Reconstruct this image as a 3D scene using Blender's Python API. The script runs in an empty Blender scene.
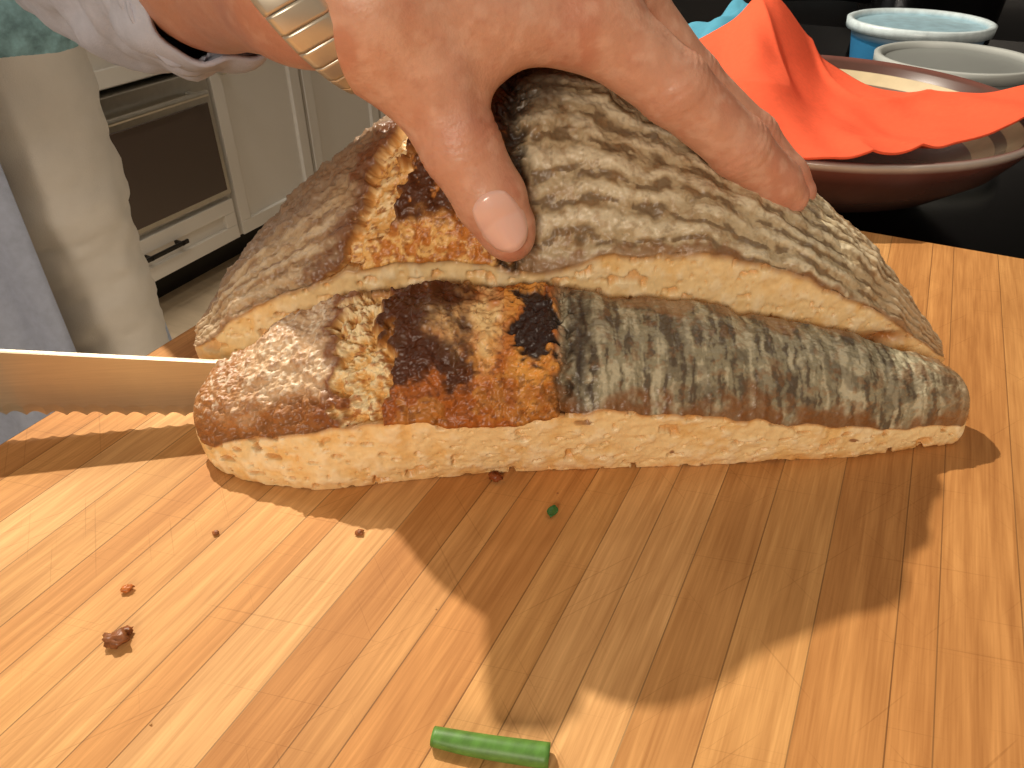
import bpy, bmesh, math, random
import numpy as np
from mathutils import Vector, Matrix
random.seed(3); rng=np.random.default_rng(5)
S=0.0085; Z0=0.94
ANG=math.radians(26.5); CA,SA=math.cos(ANG),math.sin(ANG)
def wt(P):      # loaf frame (units) -> world metres (kitchen aligned)
    P=np.asarray(P,float).reshape(-1,3)
    x=P[:,0]*CA-P[:,1]*SA; y=P[:,0]*SA+P[:,1]*CA
    return np.stack([x*S,y*S,P[:,2]*S+Z0],1)
def wk(P):      # kitchen frame units -> metres
    P=np.asarray(P,float).reshape(-1,3); return P*S+np.array([0,0,Z0])
def lin(c):
    c=np.asarray(c,float)/255.
    return np.where(c<=0.04045,c/12.92,((c+0.055)/1.055)**2.4)
def sst(a,b,x):
    t=np.clip((x-a)/(b-a),0,1); return t*t*(3-2*t)
# ---------- vector noise
def _h(x,y,z,s):
    with np.errstate(over='ignore'):
        n=(x.astype(np.uint32)*np.uint32(374761393)+y.astype(np.uint32)*np.uint32(668265263)+z.astype(np.uint32)*np.uint32(2246822519)+np.uint32(s*3266489917&0xffffffff))
        n=(n^(n>>np.uint32(13)))*np.uint32(1274126177); n=n^(n>>np.uint32(16))
    return (n&np.uint32(0xffffff)).astype(float)/0xffffff
def vn(P,f=1.,s=0):
    P=np.asarray(P,float)*f+1000.; i=np.floor(P).astype(np.int64); d=P-i; d=d*d*(3-2*d)
    x,y,z=i[...,0],i[...,1],i[...,2]; u,v,w=d[...,0],d[...,1],d[...,2]
    r=0
    for a in (0,1):
        for b in (0,1):
            for c in (0,1):
                r=r+_h(x+a,y+b,z+c,s)*(u if a else 1-u)*(v if b else 1-v)*(w if c else 1-w)
    return r
def fbm(P,f=1.,o=4,s=0):
    r=0;a=.5;t=0
    for k in range(o):
        r=r+a*vn(P,f*2**k,s+k*7); t+=a; a*=.55
    return r/t
# ---------- mesh helpers
def link(ob,parent=None):
    bpy.context.scene.collection.objects.link(ob)
    if parent: ob.parent=parent
    return ob
def mesh_obj(name,V,F,mat=None,col=None,smooth=True,parent=None):
    me=bpy.data.meshes.new(name); me.from_pydata([tuple(v) for v in V],[],F); me.update()
    if smooth: me.polygons.foreach_set('use_smooth',[True]*len(me.polygons))
    if col is not None:
        a=me.color_attributes.new('Col','FLOAT_COLOR','POINT')
        c=np.ones((len(V),4)); c[:,:3]=col; a.data.foreach_set('color',c.ravel())
    if mat: me.materials.append(mat)
    return link(bpy.data.objects.new(name,me),parent)
def empty(name,loc=(0,0,0)):
    e=bpy.data.objects.new(name,None); e.empty_display_size=.05; return link(e)
def gridF(n,m,cu=False,cv=False,off=0):
    F=[]
    for i in range(n if cu else n-1):
        for j in range(m if cv else m-1):
            a=i*m+j;b=i*m+(j+1)%m;c=((i+1)%n)*m+(j+1)%m;d=((i+1)%n)*m+j
            F.append((a+off,d+off,c+off,b+off))
    return F
def boxk(name,x,y,z,mat,bev=0.2,parent=None):
    bm=bmesh.new(); bmesh.ops.create_cube(bm,size=1)
    for v in bm.verts:
        v.co=Vector(((x[0]+x[1])/2+v.co.x*(x[1]-x[0]),(y[0]+y[1])/2+v.co.y*(y[1]-y[0]),(z[0]+z[1])/2+v.co.z*(z[1]-z[0])))
    if bev: bmesh.ops.bevel(bm,geom=bm.edges[:],offset=bev,segments=2,profile=.5,affect='EDGES')
    for v in bm.verts: v.co=Vector(wk(v.co[:])[0])
    me=bpy.data.meshes.new(name); bm.to_mesh(me); bm.free(); me.materials.append(mat)
    return link(bpy.data.objects.new(name,me),parent)
def join(obs,name,parent=None):
    bpy.ops.object.select_all(action='DESELECT')
    for o in obs: o.select_set(True)
    bpy.context.view_layer.objects.active=obs[0]; bpy.ops.object.join()
    o=bpy.context.view_layer.objects.active; o.name=name
    if parent: o.parent=parent
    return o
# ---------- materials
def mat(name,col=(200,200,200),rough=.5,metal=0,attr=False,nscale=0,namt=.15,bump=0,bscale=200,spec=.5,sss=0,sssr=(1,.35,.2),coat=0,scale=(1,1,1)):
    m=bpy.data.materials.new(name); m.use_nodes=True; nt=m.node_tree; N=nt.nodes; L=nt.links
    b=N['Principled BSDF']; b.inputs['Roughness'].default_value=rough; b.inputs['Metallic'].default_value=metal
    b.inputs['Specular IOR Level'].default_value=spec
    if coat: b.inputs['Coat Weight'].default_value=coat; b.inputs['Coat Roughness'].default_value=.25
    if sss:
        b.inputs['Subsurface Weight'].default_value=sss; b.inputs['Subsurface Scale'].default_value=.004; b.inputs['Subsurface Radius'].default_value=sssr
    tc=N.new('ShaderNodeTexCoord'); mp=N.new('ShaderNodeMapping'); mp.inputs['Scale'].default_value=scale
    L.new(tc.outputs['Object'],mp.inputs['Vector'])
    src=None
    if attr:
        a=N.new('ShaderNodeAttribute'); a.attribute_name='Col'; src=a.outputs['Color']
    else:
        r=N.new('ShaderNodeRGB'); r.outputs[0].default_value=(*lin(col),1); src=r.outputs[0]
    if nscale:
        n=N.new('ShaderNodeTexNoise'); n.inputs['Scale'].default_value=nscale; n.inputs['Detail'].default_value=6; n.inputs['Roughness'].default_value=.6
        L.new(mp.outputs[0],n.inputs['Vector'])
        mr=N.new('ShaderNodeMapRange'); mr.inputs['From Min'].default_value=.25; mr.inputs['From Max'].default_value=.75
        mr.inputs['To Min'].default_value=1-namt; mr.inputs['To Max'].default_value=1+namt
        L.new(n.outputs['Fac'],mr.inputs['Value'])
        vm=N.new('ShaderNodeVectorMath'); vm.operation='SCALE'; L.new(src,vm.inputs[0]); L.new(mr.outputs[0],vm.inputs['Scale']); src=vm.outputs[0]
    L.new(src,b.inputs['Base Color'])
    if bump:
        n2=N.new('ShaderNodeTexNoise'); n2.inputs['Scale'].default_value=bscale; n2.inputs['Detail'].default_value=5
        L.new(mp.outputs[0],n2.inputs['Vector'])
        bp=N.new('ShaderNodeBump'); bp.inputs['Strength'].default_value=bump; bp.inputs['Distance'].default_value=.001
        L.new(n2.outputs['Fac'],bp.inputs['Height']); L.new(bp.outputs[0],b.inputs['Normal'])
    return m
M_bread=mat('bread_crust',attr=True,rough=.40,nscale=500,namt=.07,bump=.12,bscale=600,spec=.5)
M_skin=mat('skin',attr=True,rough=.40,nscale=180,namt=.07,bump=.2,bscale=900,spec=.45,sss=.12)
M_nail=mat('thumb_nail',(240,194,178),rough=.2,spec=.6,coat=.4,sss=.1)
M_black=mat('black_granite',(12,12,13),rough=.13,nscale=700,namt=.8,spec=.5)
M_wall=mat('wall_paint',(214,205,190),rough=.7,nscale=3,namt=.03)
M_floor=mat('floor_tile',(178,158,130),rough=.35,nscale=5,namt=.15,scale=(1,6,1))
M_cab=mat('cabinet_paint',(230,225,216),rough=.4,nscale=4,namt=.02)
M_dark=mat('black_enamel',(12,11,12),rough=.3,nscale=10,namt=.1)
M_steel=mat('brushed_steel',(200,198,192),rough=.28,metal=1,nscale=40,namt=.08)
M_blade=mat('knife_steel',(200,188,166),rough=.34,metal=.85,nscale=60,namt=.08,scale=(1,1,30))
M_glass=mat('oven_glass',(84,72,64),rough=.15)
# ---------- cutting board
def make_board():
    x=-28.07; V=[];F=[];C=[]
    y0,y1=-12,48
    palette=[(212,157,97),(217,164,103),(206,149,88),(221,170,111),(201,142,82),(215,161,99),(208,152,92)]
    while x<42:
        b=min(x+random.choice((random.uniform(1.1,1.6),random.uniform(1.5,2.3))),42); a=x; x=b
        c=lin(palette[random.randrange(len(palette))])*random.uniform(.92,1.04)
        g=.02; k=len(V)
        for (u,v) in ((a+g,y0),(b-g,y0),(b-g,y1),(a+g,y1)): V.append((u,v,0)); C.append(c)
        F.append((k,k+1,k+2,k+3))
        k=len(V)
        for (u,v) in ((b-g,y0),(b+g,y0),(b+g,y1),(b-g,y1)): V.append((u,v,-.001)); C.append(c*.5)
        F.append((k,k+1,k+2,k+3))
        k=len(V)
        for p in ((a,y0,-3),(b,y0,-3),(b,y0,0),(a,y0,0)): V.append(p); C.append(c)
        F.append((k,k+1,k+2,k+3))
        k=len(V)
        for p in ((b,y1,-3),(a,y1,-3),(a,y1,0),(b,y1,0)): V.append(p); C.append(c)
        F.append((k,k+1,k+2,k+3))
    for xx,fl in ((-28.07,0),(42,1)):
        k=len(V)
        for p in ((xx,y0,-3),(xx,y1,-3),(xx,y1,0),(xx,y0,0)): V.append(p); C.append(lin((205,150,90)))
        F.append((k,k+1,k+2,k+3) if fl else (k+3,k+2,k+1,k))
    k=len(V)
    for p in ((-28.07,y0,-3),(42,y0,-3),(42,y1,-3),(-28.07,y1,-3)): V.append(p); C.append(lin((190,140,80)))
    F.append((k+3,k+2,k+1,k))
    m=bpy.data.materials.new('maple_strips'); m.use_nodes=True; nt=m.node_tree; N=nt.nodes; L=nt.links; b=N['Principled BSDF']
    b.inputs['Roughness'].default_value=.6; b.inputs['Specular IOR Level'].default_value=.2
    a=N.new('ShaderNodeAttribute'); a.attribute_name='Col'
    tc=N.new('ShaderNodeTexCoord')
    addv=N.new('ShaderNodeVectorMath'); addv.operation='ADD'
    sc=N.new('ShaderNodeVectorMath'); sc.operation='SCALE'; sc.inputs['Scale'].default_value=3.
    L.new(a.outputs['Color'],sc.inputs[0]); L.new(tc.outputs['Object'],addv.inputs[0]); L.new(sc.outputs[0],addv.inputs[1])
    src=a.outputs['Color']
    def modulate(src,fac,gp=1.3,bp_=1.6):
        gm=N.new('ShaderNodeCombineXYZ')
        pw=N.new('ShaderNodeMath'); pw.operation='POWER'; pw.inputs[1].default_value=bp_; L.new(fac,pw.inputs[0])
        p2=N.new('ShaderNodeMath'); p2.operation='POWER'; p2.inputs[1].default_value=gp; L.new(fac,p2.inputs[0])
        L.new(fac,gm.inputs[0]); L.new(p2.outputs[0],gm.inputs[1]); L.new(pw.outputs[0],gm.inputs[2])
        vm=N.new('ShaderNodeVectorMath'); vm.operation='MULTIPLY'; L.new(src,vm.inputs[0]); L.new(gm.outputs[0],vm.inputs[1]); return vm.outputs[0]
    for (scl,nsc,amt,dist) in (((1,.05,1),420,.15,.6),((1,.12,1),90,.13,1.5),((1,.03,1),1400,.12,0),((1,1,1),9,.07,0)):
        mp=N.new('ShaderNodeMapping'); mp.inputs['Scale'].default_value=scl; L.new(addv.outputs[0],mp.inputs['Vector'])
        n=N.new('ShaderNodeTexNoise'); n.inputs['Scale'].default_value=nsc; n.inputs['Detail'].default_value=4; n.inputs['Distortion'].default_value=dist
        L.new(mp.outputs[0],n.inputs['Vector'])
        mr=N.new('ShaderNodeMapRange'); mr.inputs['From Min'].default_value=.3; mr.inputs['From Max'].default_value=.7; mr.inputs['To Min'].default_value=1-amt; mr.inputs['To Max'].default_value=1+amt*.6
        L.new(n.outputs['Fac'],mr.inputs['Value'])
        src=modulate(src,mr.outputs[0])
    for (ang,off,lo,amt) in ((.55,3.,.69,.15),(-.9,7.,.70,.14),(1.35,12.,.69,.14)):
        mp=N.new('ShaderNodeMapping'); mp.vector_type='POINT'; mp.inputs['Rotation'].default_value=(0,0,ang); mp.inputs['Location'].default_value=(off,off,0)
        L.new(tc.outputs['Object'],mp.inputs['Vector'])
        mp2=N.new('ShaderNodeMapping'); mp2.inputs['Scale'].default_value=(1500,18,1); L.new(mp.outputs[0],mp2.inputs['Vector'])
        n3=N.new('ShaderNodeTexNoise'); n3.inputs['Scale'].default_value=1; n3.inputs['Detail'].default_value=1; L.new(mp2.outputs[0],n3.inputs['Vector'])
        mr=N.new('ShaderNodeMapRange'); mr.inputs['From Min'].default_value=lo; mr.inputs['From Max'].default_value=lo+.06; mr.inputs['To Min'].default_value=1; mr.inputs['To Max'].default_value=1-amt
        L.new(n3.outputs['Fac'],mr.inputs['Value']); src=modulate(src,mr.outputs[0],1.2,1.4)
    L.new(src,b.inputs['Base Color'])
    bp=N.new('ShaderNodeBump'); bp.inputs['Strength'].default_value=.12; bp.inputs['Distance'].default_value=.0005
    L.new(n.outputs['Fac'],bp.inputs['Height']); L.new(bp.outputs[0],b.inputs['Normal'])
    mesh_obj('cutting_board',wk(V),F,m,np.array(C),smooth=False)
make_board()
# ---------- kitchen
boxk('kitchen_counter',(-27.6,120),(-60,135),(-8,-3),M_black,.4)
cb=M_cab
boxk('island_base',(-24,116),(-56,131),(-110.5,-8),cb,.4)
boxk('floor',(-330,260),(-160,400),(-116,-110.5),M_floor,0)
boxk('wall_left',(-305,-290),(-160,400),(-110.5,190),M_wall,0)
boxk('wall_back',(-290,260),(340,352),(-110.5,190),M_wall,0)
rg=empty('black_refrigerator')
boxk('body',(-98,200),(150,215),(-110.5,70),M_dark,1,rg)
boxk('door_left',(-97,50),(147.5,149.8),(-108,69),M_dark,.6,rg)
boxk('door_right',(51,199),(147.5,149.8),(-108,69),M_dark,.6,rg)
kc=empty('kitchen_cabinet')
for (n_,a,b,c,d) in (('carcass_a',60,109,-99,-10),('carcass_b',188,330,-99,-10),('carcass_c',109,188,-99,-82),('carcass_d',109,188,-38,-10)):
    boxk(n_,(-277,-209),(a,b),(c,d),cb,.1,kc)
boxk('toe_kick',(-277,-217),(60,330),(-110.5,-99),M_dark,0,kc)
boxk('worktop',(-278,-203),(58,332),(-10,-4),M_black,.5,kc)
def shaker(y0,y1,z0,z1,n):
    obs=[boxk('p',(-209,-207.6),(y0,y1),(z0,z1),cb,.1)]
    w=5
    for (a,b,c,d) in ((y0,y1,z0,z0+w),(y0,y1,z1-w,z1),(y0,y0+w,z0+w,z1-w),(y1-w,y1,z0+w,z1-w)):
        obs.append(boxk('p',(-208,-206),(a,b),(c,d),cb,.25))
    return join(obs,n,kc)
k=1
for (a,b,c,d) in ((110,187,-98,-83),(110,187,-37,-12),(189,232,-98,-12),(234,280,-98,-12),(282,328,-98,-12),(62,108,-98,-12)):
    shaker(a,b,c,d,'door_panel_%d'%k); k+=1
boxk('drawer_pull',(-204,-203),(144,162),(-89.5,-88),M_dark,.3,kc)
boxk('pull_post_a',(-207,-203),(146,147),(-89.5,-88.3),M_dark,.1,kc); boxk('pull_post_b',(-207,-203),(159,160),(-89.5,-88.3),M_dark,.1,kc)
boxk('door_knob',(-206,-203),(192,194.5),(-42,-39.5),M_steel,.8,kc)
ov=empty('built_in_oven')
boxk('frame',(-270,-205.5),(110,187),(-81,-39),M_steel,.4,ov)
boxk('glass',(-205.6,-205),(112,185),(-79,-49),M_glass,.2,ov)
boxk('bar_handle',(-203,-201),(114,183),(-46,-44),M_steel,.8,ov)
boxk('post_a',(-206,-202),(118,120),(-46,-44),M_steel,.3,ov); boxk('post_b',(-206,-202),(177,179),(-46,-44),M_steel,.3,ov)
# ---------- bread
def smooth_interp(x,tab,w=.8):
    tx=[t[0] for t in tab]; ty=[t[1] for t in tab]
    xs=np.linspace(x.min()-3,x.max()+3,1200); ys=np.interp(xs,tx,ty)
    dx=xs[1]-xs[0]; kk=int(w/dx); ker=np.hanning(2*kk+3); ker/=ker.sum()
    yp=np.pad(ys,(kk+1,kk+1),mode='edge'); ys=np.convolve(yp,ker,mode='valid')
    return np.interp(x,xs,ys)
def bez(P,t):
    t=t[None,:,None]
    P=[p[:,None,:] for p in P]
    if len(P)==3: return P[0]*(1-t)**2+2*P[1]*t*(1-t)+P[2]*t*t
    return P[0]*(1-t)**3+3*P[1]*t*(1-t)**2+3*P[2]*t*t*(1-t)+P[3]*t**3
def normals(G):
    a=np.gradient(G,axis=0); b=np.roll(G,-1,1)-np.roll(G,1,1)
    n=np.cross(a,b); n/=np.linalg.norm(n,axis=2,keepdims=True)+1e-9
    c=G.mean(axis=1,keepdims=True); s=np.sign(((G-c)*n).sum(2).mean()); return n*s
def YZ(x,Y,Z): return np.stack([x,Y,Z],1)
def taper(G,x,xa,xb,d,d2=None):
    d2=d2 or d
    e=np.minimum(np.clip((x-xa)/d,0,1),np.clip((xb-x)/d2,0,1)); f=np.clip(1-(1-e)**2.6,0.0004,1)**.42
    c=G.mean(axis=1,keepdims=True); c=c.copy(); c[:,:,2]*=.9
    return c+(G-c)*f[:,None,None]
def put(C,col,m): 
    return C*(1-m[...,None])+lin(col)*m[...,None]
def crumb_col(P,s=0):
    n=fbm(P,1.3,3,s+40); n2=vn(P*np.array([1,1,1.6]),2.4,s+3); n3=vn(P*np.array([1,1,1.4]),5.,s+5); n4=vn(P,11,s+6)
    n5=fbm(P,2.2,3,s+60)
    C=np.ones(P.shape)*lin((246,216,160)); C=put(C,(236,190,116),sst(.45,.75,n)*.7)
    C=put(C,(252,232,190),sst(.5,.7,n5)*.7)
    hole=sst(.74,.82,n2); hole2=sst(.78,.88,n3)*.8; hole3=sst(.76,.9,n4)*.3
    C=put(C,(208,150,80),np.maximum(np.maximum(hole,hole2),hole3)*.65); return C,hole*.26+hole2*.13+hole3*.02-(n5-.5)*.2
def finish(name,G,C):
    n,m=G.shape[:2]; V=list(wt(G.reshape(-1,3))); Cc=C.reshape(-1,3)
    F=gridF(n,m,cv=True)
    F.append(tuple(range(m))); F.append(tuple(reversed([ (n-1)*m+j for j in range(m)])))
    return mesh_obj(name,V,F,M_bread,Cc)
def make_slice():
    n=700; xa,xb=-12.0,17.8
    x=np.linspace(xa,xb,n)
    GY=smooth_interp(x,[(-12,22.0),(-11.2,21.2),(-9.6,20.4),(-7,20.0),(-4.1,20.5),(-.45,21.),(7.1,21.4),(13,21.85),(17.8,22.8)])
    FY=smooth_interp(x,[(-12,22.0),(-11.4,21.3),(-7.4,20.3),(-3.8,20.1),(-1.1,20.2),(3,20.5),(6.6,20.9),(10.5,21.4),(14.8,22.2),(18,22.9)])
    FZ=smooth_interp(x,[(-12,1.0),(-11.,1.25),(-7.4,2.5),(-3.8,3.25),(-1.1,2.95),(3,3.3),(6.6,2.75),(10.5,1.95),(14.8,1.15),(18,.75)],.6)
    BY=smooth_interp(x,[(-12,23.5),(-10.7,24.2),(-7.2,24.8),(13,24.8),(18,24.8)])
    BZ=smooth_interp(x,[(-12,2.5),(-10.7,3.3),(-7.2,5.2),(-4.2,5.8),(1.8,5.65),(7.1,5.1),(13.2,3.75),(17.3,2.4),(18,2.1)],.6)
    BZ=BZ+(fbm(np.stack([x,0*x,0*x],1),.8,3,55)-.5)*.5; FZ=FZ+(fbm(np.stack([x,0*x,0*x],1),1.0,3,56)-.5)*.45
    Gp=YZ(x,GY,0*x+.02);Fp=YZ(x,FY,FZ);Bp=YZ(x,BY,BZ)
    mid=(Fp+Bp)/2; d=Bp-Fp; nn=np.stack([0*x,-d[:,2],d[:,1]],1); nn/=np.linalg.norm(nn,axis=1,keepdims=True)
    nf,nc,nb,nz=70,180,24,14
    t=lambda k:np.linspace(0,1,k,endpoint=False)
    face=bez([Gp,(Gp+Fp)/2+np.array([0,-.2,0]),Fp],t(nf))
    cr=bez([Fp,mid+nn*1.55,Bp],t(nc))
    Kp=YZ(x,BY+.1,0*x+.02)
    back=bez([Bp,(Bp+Kp)/2,Kp],t(nb)); bot=bez([Kp,(Kp+Gp)/2,Gp],t(nz))
    G=np.concatenate([face,cr,back,bot],1); m=G.shape[1]
    G=taper(G,x,xa,xb,1.0,.5)
    N=normals(G)
    X=G[...,0]; vv=np.zeros(G.shape[:2]); vv[:,nf:nf+nc]=t(nc)[None,:]; vv[:,nf+nc:]=1
    wp=np.stack([fbm(G,.7,4,201),fbm(G,.7,4,202)],-1)-.5; wq=np.stack([fbm(G,2.6,3,203),fbm(G,2.6,3,204)],-1)-.5
    xw=X+wp[...,0]*3.2+wq[...,0]*1.2; vw=vv+wp[...,1]*.7+wq[...,1]*.25
    iscr=np.zeros(m,bool); iscr[nf:nf+nc]=True
    Cc,hd=crumb_col(G,0)
    D=-hd
    n1=fbm(G,1.2,4,11); n2=fbm(G,3.5,4,12); n3=fbm(G,7,3,13); n4=vn(G,13,14)
    C=np.ones(G.shape)*lin((176,122,72))
    A=1-sst(-6.7,-6.0,xw)
    C=put(C,(216,184,146),A*sst(-11.,-8.5,xw)*sst(.15,.45,vw)*.9)
    C=put(C,(242,226,200),A*sst(.56,.66,n3)*sst(.1,.4,vv)*.8)
    C=put(C,(138,84,40),A*(1-sst(0,.35,vw))*.7); C=put(C,(146,92,52),A*sst(.57,.68,n2)*.5)
    C=put(C,(128,70,34),np.exp(-((xw+6.4)/.4)**2)*.8)
    B=sst(-6.3,-5.9,xw)*(1-sst(-4.4,-4.0,xw))
    C=put(C,(234,190,120),B); C=put(C,(250,228,180),B*sst(.46,.56,n2)); C=put(C,(184,114,56),B*sst(.58,.66,n3)*.8)
    Dm=sst(-4.3,-3.9,xw)*(1-sst(1.3,1.9,X+wq[...,0]*.8))
    C=put(C,(196,112,42),Dm)
    C=put(C,(226,154,70),Dm*sst(.48,.58,n1))
    C=put(C,(72,36,20),Dm*sst(.24,.38,vw)*(1-sst(-2.2,-1.5,xw))*.95)
    C=put(C,(134,68,28),Dm*(1-sst(.1,.4,vw))*.5)
    gold=np.exp(-(((xw+1.1)/.7)**2+((vw-.75)/.22)**2)); C=put(C,(244,208,146),np.clip(gold*1.6,0,1)*Dm)
    gold=np.exp(-(((xw-.2)/.6)**2+((vw-.2)/.2)**2)); C=put(C,(234,166,78),np.clip(gold*1.2,0,1)*Dm)
    C=put(C,(96,48,22),Dm*sst(.57,.64,n3)*.5)
    E=sst(1.3,1.9,X+wq[...,0]*.8)
    fib=vn(np.stack([X*5.5+wq[...,0]*2.5,vv*3.5+X*.3,0*X],-1),1,31)*.6+vn(np.stack([X*14+wq[...,0]*3,vv*8,0*X],-1),1,32)*.27+n4*.13
    ring=.5+.5*np.sin(vv*26+wp[...,1]*14)
    g=np.ones(G.shape)*lin((156,147,120))
    g=put(g,(202,192,162),sst(.52,.66,fib+(ring-.5)*.12)*.85)
    g=put(g,(88,74,58),(1-sst(.30,.44,fib+(ring-.5)*.12))*.85)
    g=put(g,(82,68,54),sst(.54,.62,n1)*.45)
    g=put(g,(148,104,64),sst(.56,.66,n2)*.4)
    g=put(g,(132,84,42),(1-sst(.02,.2,vw))*.85)
    g=put(g,(160,112,68),sst(.9,1.,vw)*.6); g=put(g,(162,120,78),sst(15.5,17.8,X)*.5)
    C=C*(1-E[...,None])+g*E[...,None]
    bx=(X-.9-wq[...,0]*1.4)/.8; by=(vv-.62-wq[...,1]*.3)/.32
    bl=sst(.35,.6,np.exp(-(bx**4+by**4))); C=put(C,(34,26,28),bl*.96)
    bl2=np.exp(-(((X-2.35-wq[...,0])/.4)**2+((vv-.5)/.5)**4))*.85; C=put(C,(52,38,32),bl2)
    Dc=(n1-.5)*.4*(1-E)+(n2-.5)*.42*(1-.75*E)+(n3-.5)*.08+B*((n2-.5)*.8-.3)+ Dm*.25 - (fib-.5)*.04*E-bl*.12-bl2*.15
    Dc+= -0.3*np.exp(-((X+wq[...,0]-1.75)/.25)**2)
    D=np.where(iscr[None,:],Dc,D); C=np.where(iscr[None,:,None],C,Cc)
    rim=np.zeros(m); rim[:nf]=sst(.92,1,t(nf)); rim[nf+nc:nf+nc+nb]=1-sst(0,.15,t(nb))
    C=put(C,(176,112,54),rim[None,:]*np.ones(X.shape)*.8)
    low=np.zeros(m); low[:nf]=1-sst(0,.3,t(nf)); C=put(C,(218,158,84),low[None,:]*np.clip((n1-.3)*2,0,1))
    dk=np.zeros(m); dk[:nf]=1; C=put(C,(120,56,24),dk[None,:]*sst(.86,.90,vn(G,2.2,79))*sst(1,3,X)*.8)
    fl=np.ones(m); fl[nf+nc+nb:]=0; D=D*fl[None,:]
    edge=np.minimum(1,np.minimum(x-xa,xb-x)/.5)
    G=G+N*(D*edge[:,None])[...,None]
    G[...,2]=np.maximum(G[...,2],.015)
    finish('bread_slice',G,C)
def make_rear():
    n=700; xa,xb=-13.6,18.6
    x=np.linspace(xa,xb,n)
    CZ=smooth_interp(x,[(-13.6,2.2),(-12.6,3.6),(-11.6,4.9),(-9.2,7.0),(-6.5,9.1),(-4.1,10.7),(-1,12),(1,12.4),(3,12.0),(6.8,10.3),(9.5,9.0),(12.3,7.55),(15.6,5.1),(17.5,2.9),(18.6,1.6)],.9)
    RZ=smooth_interp(x,[(-13.6,2.0),(-13.2,2.3),(-11.4,3.5),(-9.4,4.9),(-6.9,5.9),(-4.2,6.6),(-1,6.5),(.6,6.0),(1.6,6.1),(3.3,6.8),(7.05,6.95),(10.1,6.35),(13.5,4.7),(17.5,2.2),(18.6,1.2)],.5)
    RZ=RZ+(fbm(np.stack([x,0*x,0*x],1),.8,3,57)-.5)*.5
    RZ=np.minimum(RZ,CZ-.15)
    RY=smooth_interp(x,[(-13.6,26.4),(-12,25.7),(-9,25.5),(13,25.5),(18.6,26.2)])
    CY=smooth_interp(x,[(-13.6,28.5),(-9,31),(2,31.5),(12,31),(18.6,28.5)])
    BYk=CY+1.5+9.5*np.sqrt(np.clip(1-((x-2.5)/16.6)**2,0.01,1))
    R=YZ(x,RY,RZ); Cc_=YZ(x,CY,CZ); K=YZ(x,BYk,0*x+.02); G0=YZ(x,RY+.25,0*x+.02)
    t=lambda k:np.linspace(0,1,k,endpoint=False)
    nf,n1c,n2c,nz=70,220,90,16
    face=bez([G0,(G0+R)/2,R],t(nf))
    c1=bez([R,YZ(x,RY+.9*(1),RZ+(CZ-RZ)*.55),YZ(x,CY-2.6,CZ),Cc_],t(n1c))
    c2=bez([Cc_,YZ(x,CY+(BYk-CY)*.5,CZ),YZ(x,BYk,CZ*.6),K],t(n2c))
    bot=bez([K,(K+G0)/2,G0],t(nz))
    G=np.concatenate([face,c1,c2,bot],1); m=G.shape[1]
    G=taper(G,x,xa,xb,.9); N=normals(G)
    X=G[...,0]; vv=np.zeros(G.shape[:2]); vv[:,nf:nf+n1c]=t(n1c)[None,:]; vv[:,nf+n1c:]=1+np.linspace(0,1,n2c+nz)[None,:]
    iscr=np.zeros(m,bool); iscr[nf:nf+n1c+n2c]=True
    G2=G+50
    wp=np.stack([fbm(G2,.6,4,201),fbm(G2,.6,4,202)],-1)-.5; wq=np.stack([fbm(G2,2.4,3,203),fbm(G2,2.4,3,204)],-1)-.5
    xw=X+wp[...,0]*2.6+wq[...,0]*1.1-vv*3.0*(1-sst(-2,2,X)); vw=vv+wp[...,1]*.3+wq[...,1]*.12
    Cc,hd=crumb_col(G2,4); D=-hd
    a1=fbm(G2,1.1,4,11); a2=fbm(G2,3.2,4,12); a3=fbm(G2,7,3,13); a4=vn(G2,13,14)
    ph=vv*46+wp[...,1]*9+X*.45+.4*np.sin(X*1.7)
    ring=.5+.5*np.sin(ph); row=np.floor(ph/(2*math.pi)+.25)
    sm=vn(np.stack([X*2.0+row*7.3+wq[...,0]*1.2,row*3.1,0*X],-1),1,41)
    st=vn(np.stack([X*7+wq[...,0]*2,vv*16,0*X],-1),1,31)*.6+a4*.4
    g=np.ones(G.shape)*lin((190,170,134))
    g=put(g,(222,208,176),sst(.5,.85,ring)*sst(.35,.55,a1+.05)*.9)
    g=put(g,(112,88,60),(1-sst(.2,.5,ring))*sst(.38,.56,sm)*.8)
    g=put(g,(104,82,58),sst(.66,.76,st)*.3)
    g=put(g,(156,116,70),sst(.54,.66,a2)*.35)
    g=put(g,(138,90,48),(1-sst(.0,.06,vw))*.7)
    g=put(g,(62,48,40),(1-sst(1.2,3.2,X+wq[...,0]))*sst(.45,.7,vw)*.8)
    g=put(g,(172,124,80),sst(12.5,17,X)*.4)
    C=np.ones(G.shape)*lin((140,86,48))
    A=1-sst(-7.6,-6.9,xw)
    gl=put(g,(194,152,114),np.full(X.shape,.35))
    C=C*(1-A[...,None])+gl*A[...,None]
    bro=np.exp(-((xw+7.5)/.6)**2); C=put(C,(116,68,38),bro*.85)
    B=sst(-7.2,-6.8,xw)*(1-sst(-5.8,-5.3,xw))
    C=put(C,(230,178,104),B); C=put(C,(248,218,162),B*sst(.46,.56,a2)); C=put(C,(160,94,42),B*sst(.58,.66,a3)*.8)
    xe=X+wq[...,0]*1.6
    Dm=sst(-5.8,-5.3,xw)*(1-sst(-.4,.1,xe))
    C=put(C,(204,132,60),Dm); C=put(C,(240,192,118),Dm*sst(.46,.56,a2)*(1-sst(.08,.3,vw)))
    C=put(C,(150,84,36),Dm*sst(.54,.62,a3)*.6)
    C=put(C,(78,42,26),Dm*sst(.14,.24,vw)*(1-sst(.62,.85,vw)*.6)*sst(-5.9,-5.2,xw)*sst(.3,.42,a2+.06)*.95)
    E=sst(-.4,.1,xe)
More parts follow.
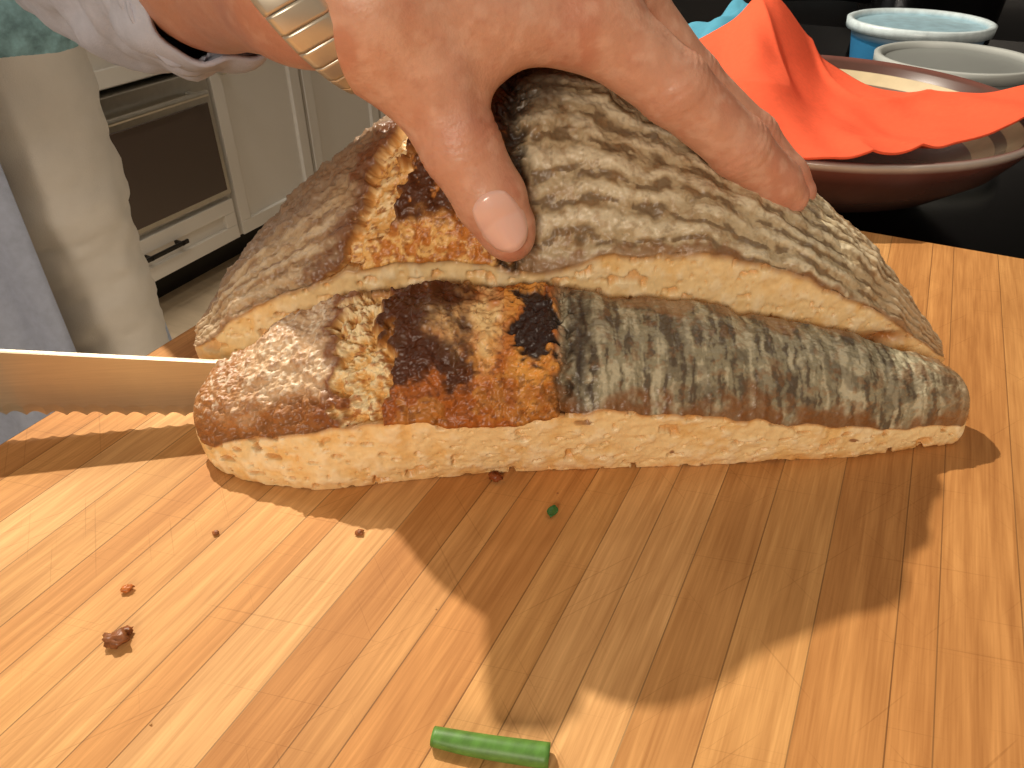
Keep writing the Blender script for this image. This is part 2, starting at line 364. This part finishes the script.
    C=C*(1-E[...,None])+g*E[...,None]
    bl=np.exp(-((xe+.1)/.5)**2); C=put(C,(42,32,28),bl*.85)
    Dc=(a1-.5)*.5+(a2-.5)*.36*(1-.75*E)+(a3-.5)*.06+ (ring-.5)*.07*(E+A)-B*.5+Dm*.25-bl*.35
    D=np.where(iscr[None,:],Dc,D); C=np.where(iscr[None,:,None],C,Cc)
    rim=np.zeros(m); rim[:nf]=sst(.94,1,t(nf)); C=put(C,(150,92,44),rim[None,:]*np.ones(X.shape)*.8)
    cav=np.exp(-(((X-15.)/1.3)**2+((G[...,2]-2.9)/.35)**2)); fm=np.zeros(m); fm[:nf]=1
    C=put(C,(176,112,54),cav*fm[None,:]); D=D-cav*.3*fm[None,:]
    fl=np.ones(m); fl[nf+n1c+n2c:]=0; D=D*fl[None,:]
    edge=np.minimum(1,np.minimum(x-xa,xb-x)/.5)
    G=G+N*(D*edge[:,None])[...,None]; G[...,2]=np.maximum(G[...,2],.015)
    finish('bread_loaf',G,C)
make_slice(); make_rear()
# ---------- SDF bodies
def cone(p,a,ra,b,rb):
    a=np.array(a,float);b=np.array(b,float);ab=b-a
    t=np.clip(((p-a)@ab)/(ab@ab),0,1)
    return np.linalg.norm(p-(a+t[:,None]*ab),axis=1)-(ra+(rb-ra)*t)
def smin(a,b,k):
    h=np.clip(.5+.5*(b-a)/k,0,1); return b*(1-h)+a*h-k*h*(1-h)
def chain(p,ch,k):
    d=None
    for (a,ra),(b,rb) in zip(ch[:-1],ch[1:]):
        e=cone(p,a,ra,b,rb); d=e if d is None else smin(d,e,k)
    return d
def sdf_mesh(sdf,chains,voxel,iters=6):
    bm=bmesh.new()
    for ch in chains:
        for (a,ra),(b,rb) in zip(ch[:-1],ch[1:]):
            a=Vector(a);b=Vector(b);L=(b-a).length;n=max(2,int(L/(.35*min(ra,rb)))+1)
            for i in range(n):
                t=i/(n-1); c=a.lerp(b,t); r=ra+(rb-ra)*t
                bmesh.ops.create_icosphere(bm,subdivisions=2,radius=r,matrix=Matrix.Translation(c))
    me=bpy.data.meshes.new('t'); bm.to_mesh(me); bm.free()
    ob=link(bpy.data.objects.new('t',me)); md=ob.modifiers.new('r','REMESH'); md.mode='VOXEL'; md.voxel_size=voxel
    dg=bpy.context.evaluated_depsgraph_get(); dg.update(); ev=ob.evaluated_get(dg); m2=ev.to_mesh()
    n=len(m2.vertices); V=np.empty(n*3); m2.vertices.foreach_get('co',V); V=V.reshape(-1,3)
    F=[tuple(p.vertices) for p in m2.polygons]; ev.to_mesh_clear()
    bpy.data.objects.remove(ob)
    E=np.array([(f[i],f[(i+1)%len(f)]) for f in F for i in range(len(f))])
    def lap(V,l):
        A=np.zeros_like(V);c=np.zeros(n); np.add.at(A,E[:,0],V[E[:,1]]); np.add.at(c,E[:,0],1)
        np.add.at(A,E[:,1],V[E[:,0]]); np.add.at(c,E[:,1],1)
        return V*(1-l)+l*A/c[:,None]
    for it in range(iters):
        V=lap(V,.5)
        e=.02*voxel/.1
        d=sdf(V); g=np.stack([sdf(V+np.eye(3)[i]*e)-d for i in range(3)],1)/e
        g/=np.maximum((g**2).sum(1,keepdims=True),.3); V=V-np.clip(d,-1,1)[:,None]*g
    return V,F
person=empty('person')
WR=(-4.4,26.4,15.1)
arm=[((-24,48.5,15),3.9),((-12.3,35.2,15.1),3.0),((-7.2,29.0,15.3),2.45),(WR,2.25)]
palm=[[ (WR,2.2),((2.4,27.6,14.5),1.45)],[(WR,2.2),((3.6,30.2,14.9),1.4)],[(WR,2.1),((3.2,32.6,14.3),1.35)],[(WR,2.0),((2.,34.8,13.2),1.25)],
      [((2.4,27.6,14.5),1.4),((3.6,30.2,14.9),1.4)],[((3.6,30.2,14.9),1.4),((3.2,32.6,14.3),1.35)],[((3.2,32.6,14.3),1.3),((2.,34.8,13.2),1.2)],
      [((-3.4,26.6,14.0),1.7),((-1.2,26.9,13.6),1.2)]]
index=[((2.4,27.6,14.5),1.45),((5.7,27.5,12.2),1.22),((8.45,27.9,10.0),1.08),((10.3,28.3,8.5),.92),((10.95,28.5,7.85),.78)]
middle=[((3.6,30.2,14.9),1.4),((6.9,30.8,11.6),1.2),((9.8,30.9,9.35),1.05),((11.4,30.5,7.9),.92),((11.95,30.3,7.3),.78)]
ring=[((3.2,32.6,14.3),1.3),((6.4,33.8,10.6),1.12),((8.8,34.4,8.2),.98),((10.2,34.2,6.3),.85),((10.5,34.0,5.7),.72)]
pinky=[((2.,34.8,13.2),1.15),((4.6,37.0,10.4),.98),((6.3,38.2,8.3),.86),((7.2,38.6,6.7),.75),((7.4,38.6,6.2),.66)]
thumb=[((-4.0,26.6,14.1),1.75),((-2.75,26.2,12.6),1.55),((-1.75,25.7,10.7),1.34),((-.75,25.3,9.0),1.25),((-.2,25.15,7.95),1.03),((-.05,25.1,7.6),.82)]
veins=[[(-8,26.6,16.6),(-5,25.2,16.8),(-2.5,25.3,16.4),(0,26.,16.0),(2.2,26.6,15.9)],[(-5,25.2,16.8),(-3.0,24.9,15.3),(-2.0,25.0,13.6),(-1.4,24.7,11.8)],[(-2.5,25.3,16.4),(-.3,25.7,15.0),(1.6,26.2,14.2)]]
def seg(p,a,b):
    a=np.array(a,float);b=np.array(b,float);ab=b-a; t=np.clip(((p-a)@ab)/(ab@ab),0,1); return np.linalg.norm(p-(a+t[:,None]*ab),axis=1)
def hand_sdf(p):
    base=chain(p,arm,1.0)
    for c in palm: base=smin(base,chain(p,c,.6),.8)
    d=base
    for f in (index,middle,ring,pinky): d=np.minimum(d,smin(base,chain(p,f,.25),.7))
    d=smin(d,smin(base,chain(p,thumb,.25),1.3),.2)
    wav=(np.sin(p[:,0]*1.9+p[:,2])*.12)
    for v in veins:
        dv=np.minimum.reduce([seg(p,v[i],v[i+1]) for i in range(len(v)-1)])
        d=d-.11*np.exp(-((dv+wav)/.42)**2)
    for j,r,ax in ((index[1][0],1.1,(3.0,.2,-2.2)),(index[2][0],.9,(2.6,.4,-2.)),(middle[1][0],1.1,(3,.2,-2.6)),(middle[2][0],.9,(2.5,0,-2.)),(thumb[2][0],1.1,(1.,-.4,-1.9))):
        q=p-np.array(j); ax=np.array(ax)/np.linalg.norm(ax); s=q@ax; r2=np.linalg.norm(q,axis=1)
        m=np.exp(-(r2/1.6)**2)
        d=d-m*.10*np.exp(-(s/.7)**2)
        wob=.22*np.sin(q[:,0]*2.1+q[:,2]*1.3)
        for o,am in ((-.5,.5),(-.17,1),(.12,.7),(.46,.6)): d=d+m*.07*am*np.exp(-((s-o-wob*(.6+abs(o)))/.06)**2)
    return d
V,F=sdf_mesh(hand_sdf,[arm]+palm+[index,middle,ring,pinky,thumb],.1)
n1=fbm(V,.5,3,3); n2=fbm(V,2.,3,5); n3=fbm(V,5.,2,6)
C=np.ones(V.shape)*lin((218,164,136))
C=put(C,(198,126,98),sst(.45,.65,n1)*.5); C=put(C,(236,192,166),sst(.48,.68,n2)*.45); C=put(C,(190,120,94),sst(.62,.74,n3)*.2)
for v in veins:
    dv=np.minimum.reduce([seg(V,v[i],v[i+1]) for i in range(len(v)-1)]); C=put(C,(182,134,118),np.exp(-(dv/.5)**2)*.3)
for j in [index[1],index[2],index[0],middle[1],middle[2],thumb[2],thumb[4],index[4],middle[4]]:
    C=put(C,(204,118,94),np.exp(-(np.linalg.norm(V-np.array(j[0]),axis=1)/1.3)**2)*.4)
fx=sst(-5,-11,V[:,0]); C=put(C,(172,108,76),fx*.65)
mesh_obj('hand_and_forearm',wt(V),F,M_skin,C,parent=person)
def nail(dist,tip,nrm,w,l,name,m=M_nail):
    dist=np.array(dist,float);tip=np.array(tip,float); ax=tip-dist; ax/=np.linalg.norm(ax)
    nrm=np.array(nrm,float); nrm-=ax*(nrm@ax); nrm/=np.linalg.norm(nrm); sd=np.cross(ax,nrm)
    nu,nv=28,28; P=[]
    for i in range(nu):
        for j in range(nv):
            a=-1+2*i/(nu-1); b=-1+2*j/(nv-1)
            xx=a*math.sqrt(1-b*b*.38); yy=b*math.sqrt(1-a*a*.5)
            P.append(tip+ax*(yy*l)+sd*(xx*w)+nrm*2.5)
    P=np.array(P); 
    for it in range(40): P=P-nrm*hand_sdf(P)[:,None]*.8*.9
    a=np.repeat(np.linspace(-1,1,nu),nv); b=np.tile(np.linspace(-1,1,nv),nu)
    h=(P-tip)@nrm
    h2=np.maximum(h, (h.max()-.55*(a**2)*w*.9-.1*b**2)*1.0-.12)
    P=P+nrm*(h2-h)[:,None]
    edge=np.maximum(abs(a),abs(b)); P=P+nrm*(.07-.12*sst(.85,1,edge))[:,None]
    return mesh_obj(name,wt(P),gridF(nu,nv),m,parent=person)
nail((-1.75,25.7,10.7),(-.42,25.2,8.42),(-.12,-.8,.45),.84,1.16,'thumb_nail')
# ---------- generic tube loft
def loft(name,path,radii,nseg,m,parent=None,disp=None,closed_caps=False,solid=0,sub=6):
    path=np.array(path,float); radii=np.array(radii,float)
    k=len(path); T=np.linspace(0,k-1,(k-1)*sub+1)
    def cr(A,t):
        i=int(min(math.floor(t),k-2)); f=t-i; p0=A[max(i-1,0)];p1=A[i];p2=A[i+1];p3=A[min(i+2,k-1)]
        return .5*((2*p1)+(-p0+p2)*f+(2*p0-5*p1+4*p2-p3)*f*f+(-p0+3*p1-3*p2+p3)*f**3)
    C_=np.array([cr(path,t) for t in T]); R_=np.array([cr(radii,t) for t in T])
    D=np.gradient(C_,axis=0); D/=np.linalg.norm(D,axis=1,keepdims=True)
    up=np.array([0,0,1.]); P=[]
    for c,d,r,t in zip(C_,D,R_,T):
        s=np.cross(d,up); s/=np.linalg.norm(s)+1e-9; u=np.cross(s,d)
        for j in range(nseg):
            a=2*math.pi*j/nseg; rr=r*(1+(disp(t,a) if disp else 0)); P.append(c+s*math.cos(a)*rr+u*math.sin(a)*rr)
    n=len(C_); F=gridF(n,nseg,cv=True)
    if closed_caps: F.append(tuple(range(nseg))); F.append(tuple(reversed([(n-1)*nseg+j for j in range(nseg)])))
    ob=mesh_obj(name,wt(P),F,m,parent=parent)
    if solid: md=ob.modifiers.new('s','SOLIDIFY'); md.thickness=solid
    return ob
M_shirt=mat('linen_shirt',(188,192,206),rough=.85,nscale=120,namt=.12,bump=.3,bscale=1500)
M_pants=mat('white_denim',(226,218,206),rough=.85,nscale=30,namt=.05,bump=.3,bscale=900)
M_blouse=mat('patterned_blouse',(140,182,190),rough=.8,nscale=60,namt=.6)
def fold(t,a): 
    p=np.array([[t*1.6,math.cos(a)*1.6,math.sin(a)*1.6]])
    return float((fbm(p,1.,3,2)[0]-.5)*.38+.05*math.sin(t*9+math.cos(a)*3+math.sin(a)*2))
loft('sleeve',[(-13.2,36.1,14.5),(-14.0,37.0,14.4),(-16,39.3,14.3),(-19,43,14.3),(-23.5,48.5,15.5),(-28,55,22),(-35,63,33),(-42,72,44)],[3.35,3.6,3.9,4.5,5.4,6.1,7,8],72,M_shirt,person,fold,solid=.0016,sub=10)
def cuffd(t,a): return .05*math.sin(a*5+t)+.03*math.sin(a*9)
loft('rolled_cuff',[(-12.6,35.5,14.6),(-13.1,36.1,14.5),(-14.,37.1,14.4),(-14.8,38.,14.4)],[3.35,3.7,3.85,3.6],72,M_shirt,person,cuffd,solid=.002,sub=6)
def simple(name,chains,m,voxel,k):
    def f(p):
        d=None
        for c in chains:
            e=chain(p,c,k); d=e if d is None else smin(d,e,k)
        return d+ (0 if name!='trousers' else (fbm(p*np.array([1,1,2.]),.16,3,4)-.5)*2.2*sst(10,-20,p[:,2]))
    V,F=sdf_mesh(f,chains,voxel,4)
    return mesh_obj(name,wt(V),F,m,parent=person)
simple('trousers',[[((-56.5,87,6),9.5),((-56,87,-15),8.4),((-55.5,88,-30),6.9),((-54.5,88,-48),6.2),((-53.5,90,-70),5.4),((-53,92,-102),4.8)],
                   [((-72,89,6),9.5),((-73,90,-20),8.4),((-73.5,90,-48),6.6),((-73.5,92,-70),5.8),((-73.5,94,-102),5.0)],
                   [((-57,87,9),9),((-72,89,9),9)]],M_pants,.7,2.)
simple('blouse',[[((-56,87,6),9.8),((-57,85,25),9.5),((-50,80,44),9)],[((-71,89,6),9.8),((-70,86,25),9.5),((-64,82,46),9)],[((-50,80,46),7.5),((-66,83,48),7.5)],[((-57,85,25),9.5),((-70,86,25),9.5)],[((-50,80,46),7),((-40,72,44),6)],[((-66,83,48),7),((-77,80,43),6)]],M_blouse,.8,3.)
M_skin2=mat('skin_plain',(205,145,112),rough=.5,nscale=40,namt=.05)
hd_=np.array((-7.,1,0))
def sh(chs): return [[(tuple(np.array(p)+hd_),r) for p,r in c] for c in chs]
simple('head_and_neck',sh([[((-53,81,50),5.2),((-55,78,62),5.)],[((-54,77,70),7.2),((-53,75.5,76),8.2)],[((-53,73,66),4.6),((-53,71,71),5.4)],[((-52.2,65.2,71),1.1),((-52.5,67,75),1.0)]]),M_skin2,.6,2.5)
simple('hair',sh([[((-54,80,80),8.4),((-55,82,74),8.6)],[((-56,86,66),5.5),((-56,86,54),4.2)],[((-61,78,76),3),((-62,80,62),2.4)],[((-46,78,76),3),((-47,80,62),2.4)]]),mat('hair',(80,52,34),rough=.5,nscale=90,namt=.3),.6,2.)
simple('other_arm',[[((-77,80,43),5.4),((-72,62,28),4.6),((-46,36,14),3.4)]],M_shirt,.6,1.)
simple('shoes',[[((-52,94,-106),4.2),((-50,84,-107.5),3.2)],[((-72.5,96,-106),4.2),((-71,86,-107.5),3.2)]],mat('leather',(60,45,38),rough=.5,nscale=20),.5,1.)
nu,nv=70,60; P=[]
for i in range(nu):
    a=math.radians(-47-250*i/(nu-1))
    for j in range(nv):
        z=44-98*j/(nv-1); f=j/(nv-1)
        wv=1+.05*math.sin(i*.9+j*.04)*(.4+f)+.03*math.sin(i*2.3+j*.1)
        P.append((-64+(16.5+3*f)*wv*math.cos(a),87+(15+2.0*f)*wv*math.sin(a)-1.0,z))
o=mesh_obj('overshirt',wt(P),gridF(nu,nv),mat('chambray',(178,186,206),rough=.9,nscale=100,namt=.12,bump=.3,bscale=1200),parent=person); md=o.modifiers.new('s','SOLIDIFY'); md.thickness=.002
kh=[[((-46,36,14),3.2),((-36,28,7),2.3)],[((-36,28,7),2.2),((-31,24.5,4.5),1.9)]]
for o_ in (0,1.5,3.0,4.4):
    bx=-31.5+o_*1.15; by=24.2+o_*.05
    kh.append([((bx-1.2,by+1.6,4.9),.95),((bx,by+.2,5.2),.9),((bx+.1,by-1.1,3.6),.85),((bx,by-.6,2.2),.8),((bx,by+.5,2.0),.7)])
kh.append([((-32,25.5,5),1.1),((-28.5,25.6,4.6),1.),((-26,24.8,4.2),.8)])
simple('knife_hand',kh,M_skin2,.22,.35)
# ---------- watch
a1=np.array((.5,-.504,-.709)); a2=np.array((0,.815,-.579)); nn=np.cross(a1,a2)
C0=np.array((-6.45,27.5,15.5))
watch=empty('wristwatch')
a2t=a2+.32*nn; 
def rp(th,dr=0,h=0):
    return C0+(3.25+dr)*math.cos(th)*a1+(3.4+dr)*math.sin(th)*a2t+nn*h
M_strap=mat('white_leather',(230,228,224),rough=.4,nscale=60,namt=.05,bump=.2,bscale=800)
M_gold=mat('champagne_metal',(222,212,192),rough=.32,metal=.7,nscale=30,namt=.05)
def band(name,t0,t1,prof,m,ns=100,closed=False):
    P=[]
    for i in range(ns):
        th=t0+(t1-t0)*i/(ns if closed else ns-1)
        for (dr,h) in prof: P.append(rp(th,dr,h))
    F=gridF(ns,len(prof),closed,True)
    if not closed: F.append(tuple(range(len(prof)))); F.append(tuple(reversed(range((ns-1)*len(prof),ns*len(prof)))))
    return mesh_obj(name,wt(P),F,m,parent=watch)
band('strap',0,2*math.pi,[(0,-.7),(.26,-.67),(.33,-.5),(.33,.5),(.26,.67),(0,.7)],M_strap,closed=True)
r_=math.radians
for q in range(7):
    a0=r_(-66+10*q); band('clasp_link_%d'%q,a0+.004,a0+r_(10)-.004,[(.05,-.85),(.40,-.82),(.52,-.6),(.52,.6),(.40,.82),(.05,.85)],M_gold,8)
th=r_(128)
tg=rp(th+.02)-rp(th-.02); tg/=np.linalg.norm(tg)
pn=np.cross(a1,a2t); pn/=np.linalg.norm(pn); rad=np.cross(tg,pn); rad*=np.sign(rad@(rp(th)-C0)); c=rp(th,.3); bn=np.cross(rad,tg)
def lathe_on(name,profile,m,n=64):
    P=[]
    for (r,h) in profile:
        for j in range(n):
            a=2*math.pi*j/n; P.append(c+rad*h+(tg*math.cos(a)+bn*math.sin(a))*r)
    F=gridF(len(profile),n,cv=True); F.append(tuple(reversed(range((len(profile)-1)*n,len(profile)*n)))); F.append(tuple(range(n)))
    return mesh_obj(name,wt(P),F,m,parent=watch)
lathe_on('case',[(1.2,-.35),(1.5,-.25),(1.6,.0),(1.6,.35),(1.5,.5),(1.3,.55),(1.26,.48)],M_gold)
lathe_on('dial',[(1.27,.40),(1.26,.46),(.01,.47)],mat('dial',(240,232,215),rough=.3,nscale=20,namt=.02))
# ---------- knife
knife=empty('bread_knife')
k0=np.array((-21.5,23.35)); k1=np.array((-2.0,25.2)); kd=(k1-k0); kl=np.linalg.norm(kd); kd/=kl; kn=np.array((-kd[1],kd[0]))
def kp(s,z,off): return (k0[0]+kd[0]*s+kn[0]*off,k0[1]+kd[1]*s+kn[1]*off,z)
P=[];nk=520
for i in range(nk):
    s=-2+ (kl+1)*i/(nk-1); f=i/(nk-1)
    zt=4.35-1.5*min(1,(s+2)/12)-.9*max(0,(s-12)/9); zb=1.1-1.0*min(1,(s+2)/12)+.2*abs(math.sin(s*4.2))
    for (z,o_) in ((zb,0),(zb+.4,.05),(zt-.05,.10),(zt,.07),(zt,-.07),(zt-.05,-.10),(zb+.4,-.05)): P.append(kp(s,z,o_))
F=gridF(nk,7,cv=True); F.append(tuple(range(7))); F.append(tuple(reversed(range((nk-1)*7,nk*7))))
mesh_obj('blade',wt(P),F,M_blade,parent=knife,smooth=False)
loft('handle',[kp(-1.8,2.8,0),kp(-3,2.8,0),kp(-7,3.1,0),kp(-11,3.3,0),kp(-14,3.2,0)],[.9,1.05,1.15,1.1,1.2],24,M_dark,knife,None,True)
# ---------- bowl
def lathe(name,cx,cy,prof,cols,m,n=96,parent=None):
    P=[];C=[]
    for (r,z),cc in zip(prof,cols):
        for j in range(n):
            a=2*math.pi*j/n; P.append((cx+r*math.cos(a),cy+r*math.sin(a),z)); C.append(lin(cc))
    return mesh_obj(name,wt(P),gridF(len(prof),n,cv=True),m,np.array(C),parent=parent)
M_cer=mat('glazed_ceramic',attr=True,rough=.25,nscale=60,namt=.12,spec=.5)
br=(84,56,48);cm=(206,188,152);mr=(112,70,62); rm=(176,166,158)
prof=[(.01,-2.9),(6,-3),(6.4,-2.6),(8,-2.2),(11,-.9),(13.5,.9),(14.6,2.3),(15.2,3.2),(15.45,3.55),(15.45,3.75),(15.1,3.85),(14.7,3.5),(14.3,3.0),(14.25,2.95),(13.4,2.2),(13.35,2.15),(12.8,1.7),(12.75,1.65),(11.6,.8),(11.55,.75),(8,-1.2),(.01,-1.9)]
cols=[br,br,br,br,(90,62,52),(104,74,62),(84,54,46),mr,rm,rm,mr,br,br,cm,cm,(120,96,82),(120,96,82),cm,cm,mr,(80,40,34),(80,40,34)]
lathe('ceramic_bowl',23,59,prof,cols,M_cer)
# ---------- napkin
rows=[[(11.8,63.9,5.4),(17.6,67.7,7.3),(21.5,69,9.2),(26.7,68,4.6),(30.5,61.5,3.6),(37.6,56.4,5.1)],
      [(10.3,58.1,4.8),(15.2,59.5,5.8),(18.5,60,7.4),(22.6,56.8,3.6),(28.1,54,3.2),(35.3,52.9,5.2)],
      [(9.2,53.5,4.4),(13.8,52.5,4.8),(17,51,5.0),(21.3,50,3.6),(27,49.5,3.6),(34.6,51.2,5.2)],
      [(8.5,50.5,4.3),(11.8,46.8,4.4),(15.3,44.2,4.4),(19.8,43.4,4.3),(25.6,45.0,4.4),(33.8,49.7,5.1)]]
A=np.array(rows,float)
def crs(A,n,axis):
    A=np.moveaxis(A,axis,0); k=len(A); out=[]
    for t in np.linspace(0,k-1,n):
        i=int(min(math.floor(t),k-2)); f=t-i; p0=A[max(i-1,0)];p1=A[i];p2=A[i+1];p3=A[min(i+2,k-1)]
        out.append(.5*((2*p1)+(-p0+p2)*f+(2*p0-5*p1+4*p2-p3)*f*f+(-p0+3*p1-3*p2+p3)*f**3))
    return np.moveaxis(np.array(out),0,axis)
B=crs(crs(A,100,0),180,1)
wr=(fbm(B*np.array([1,.5,.5]),.30,2,8)-.5)*1.6
rd=1-np.abs(fbm(B*np.array([.8,.35,.3]),.22,1,18)-.5)*7
B[...,2]+=wr*.6+np.clip(rd,0,1)**2*.45
o=mesh_obj('cloth_napkin',wt(B.reshape(-1,3)),gridF(100,180),mat('orange_cotton',(236,98,66),rough=.95,nscale=300,namt=.08,bump=.35,bscale=2500,spec=.1)); md=o.modifiers.new('s','SOLIDIFY'); md.thickness=.0012
# ---------- tubs
def tub(name,cx,cy,R,zt,cb_,cl,band=None,inner=.9,incol=None):
    e=empty(name)
    h=zt+3
    P=[(.01,-2.95),(R*.78,-3),(R*.8,-2.8),(R*.84,-3+h*.3),(R*.9,-3+h*.72),(R*.93,-3+h*.86)]
    c=[cb_,cb_,cb_,band or cb_,band or cb_,cb_]
    lathe('tub_body',cx,cy,P,c,mat(name+'_plastic',attr=True,rough=.35,nscale=20,namt=.03),64,e)
    P=[(R*.93,-3+h*.84),(R,-3+h*.85),(R*1.01,zt),(R*.97,zt+.12),(R*.92,zt),(R*.9,zt-.45),(R*.86,zt-.5),(R*.6,zt-.45),(.01,zt-.45)]
    ic=incol or tuple(int(q*inner) for q in cl)
    lathe('tub_lid',cx,cy,P,[cl]*5+[ic]*4,mat(name+'_lid',attr=True,rough=.3,nscale=90 if incol else 20,namt=.25 if incol else .05),64,e)
tub('plastic_tub',42.3,76.2,7.2,3.0,(150,156,154),(176,180,176),inner=.72)
tub('plastic_tub.001',46.2,93,7.7,3.4,(200,214,222),(206,220,224),(56,130,180),incol=(150,184,198))
nu,nv=60,80;P=[]
for i in range(nu):
    r=i/(nu-1)
    for j in range(nv):
        a=2*math.pi*j/nv; q=np.array([[math.cos(a)*r*2,math.sin(a)*r*2,0]])
        h=(fbm(q,.9,2,4)[0]-.3)*8*(1-r**3)+ (1-r**2)*6
        rr=9.5*r*(1+.10*math.sin(a*5)+.08*math.sin(a*3+1)); P.append((26.5+rr*math.cos(a),96+rr*math.sin(a)*.8,-2.9+max(0,h)))
mesh_obj('dish_towel',wt(P),gridF(nu,nv,cv=True),mat('turquoise_cotton',(76,150,176),rough=.9,nscale=60,namt=.1))
pan=empty('saucepan')
lathe('pan_body',56,112,[(.01,-2.9),(8,-3),(8.6,-2.5),(9,4),(9.2,4.2),(8.8,4.2),(8.4,-2),(.01,-2.2)],[(60,60,62)]*8,mat('pan_metal',attr=True,rough=.25,metal=.9,nscale=20),64,pan)
loft('pan_handle',[(47,110,3.2),(42,108,3.8),(34,105,4.4)],[.7,.6,.8],16,M_dark,pan,None,True)
# ---------- chive, crumbs, herb
M_green=mat('chive_green',(88,134,56),rough=.45,nscale=400,namt=.35,scale=(1,.3,1))
def chd(t,a): return .05*math.sin(a*2+t)+.03*math.sin(a*3+t*2)
loft('chive_piece',[(-2.05,10.6,.21),(-1.2,10.42,.22),(-.2,10.25,.22),(.95,10.08,.21)],[.19,.215,.225,.235],24,M_green,None,chd,solid=-.0006)
def blobs(name,items,m):
    V=[];F=[];C=[]
    for (x,y,r,c) in items:
        bm=bmesh.new(); bmesh.ops.create_icosphere(bm,subdivisions=3,radius=1)
        p=np.array([v.co[:] for v in bm.verts]); k=len(V)
        nr=fbm(p+x*3,2.2,3,1)[:,None]; p=p*(.1+nr*1.7)*r*np.array([1,.8,.5]); p[:,2]-=p[:,2].min(); p+=np.array([x,y,0.005])
        V+=list(p); C+=[lin(c)*(.7+.6*q) for q in fbm(p,6,2,3)]
        F+=[tuple(v.index+k for v in f.verts) for f in bm.faces]; bm.free()
    mesh_obj(name,wt(V),F,m,np.array(C))
bro=(150,90,48)
its=[(-11.6,13.6,.36,(134,80,44)),(-11.45,13.9,.2,(140,80,40)),(-12.1,15.5,.18,(190,110,50)),(-10.1,17.9,.12,bro),(-5.2,17.9,.15,bro),(-.6,20.6,.28,(140,70,30))]
for i in range(4): its.append((random.uniform(-14,14),random.uniform(11,20),random.uniform(.02,.035),random.choice([bro,(200,150,90)])))
blobs('bread_crumbs',its,M_bread)
P=[];n_=14
for i in range(n_):
    for j in range(7):
        u=i/(n_-1);v=-1+j/3; w=.2*math.sin(math.pi*min(1,u*.95+.03))
        P.append((1.35+.15*u+v*w,18.6+.55*u-.1*v*w,.05+.06*abs(v)+.05*u))
o=mesh_obj('herb_leaf',wt(P),gridF(n_,7),mat('herb_green',(50,105,45),rough=.5,nscale=200)); md=o.modifiers.new('s','SOLIDIFY'); md.thickness=.0004
# ---------- lights
def aim(ob,tgt):
    d=Vector(tgt)-ob.location; ob.rotation_euler=d.to_track_quat('-Z','Y').to_euler()
def area(name,loc,tgt,size,power,col):
    l=bpy.data.lights.new(name,'AREA'); l.shape='DISK'; l.size=size; l.energy=power; l.color=col
    o=link(bpy.data.objects.new(name,l)); o.location=Vector(wt(loc)[0]); aim(o,wt(tgt)[0]); return o
area('pendant_spotlight',(-52,98,113),(2,22,0),.02,17,(1,.90,.75))
area('front_fill',(-30,-110,60),(0,24,4),.35,7.5,(1,.86,.70))  # unseen fill added behind the camera to brighten the faces turned towards it
area('ceiling_light',(90,60,150),(10,30,5),.5,2,(1,.88,.72))
area('ceiling_light.001',(-150,150,165),(-200,220,-60),.6,36,(1,.93,.84))
w=bpy.data.worlds.new('room_light'); bpy.context.scene.world=w; w.use_nodes=True
bg=w.node_tree.nodes['Background']; bg.inputs[0].default_value=(1,.82,.64,1); bg.inputs[1].default_value=.22
# ---------- camera
cd=bpy.data.cameras.new('camera'); cam=link(bpy.data.objects.new('camera',cd))
cam.location=Vector(wt((0,0,19))[0]); cam.rotation_euler=(math.radians(90-35.4),0,ANG)
cd.sensor_width=36; cd.lens=750*36/1024; cd.clip_start=.01
bpy.context.scene.camera=cam
bpy.context.scene.view_settings.view_transform='Standard'
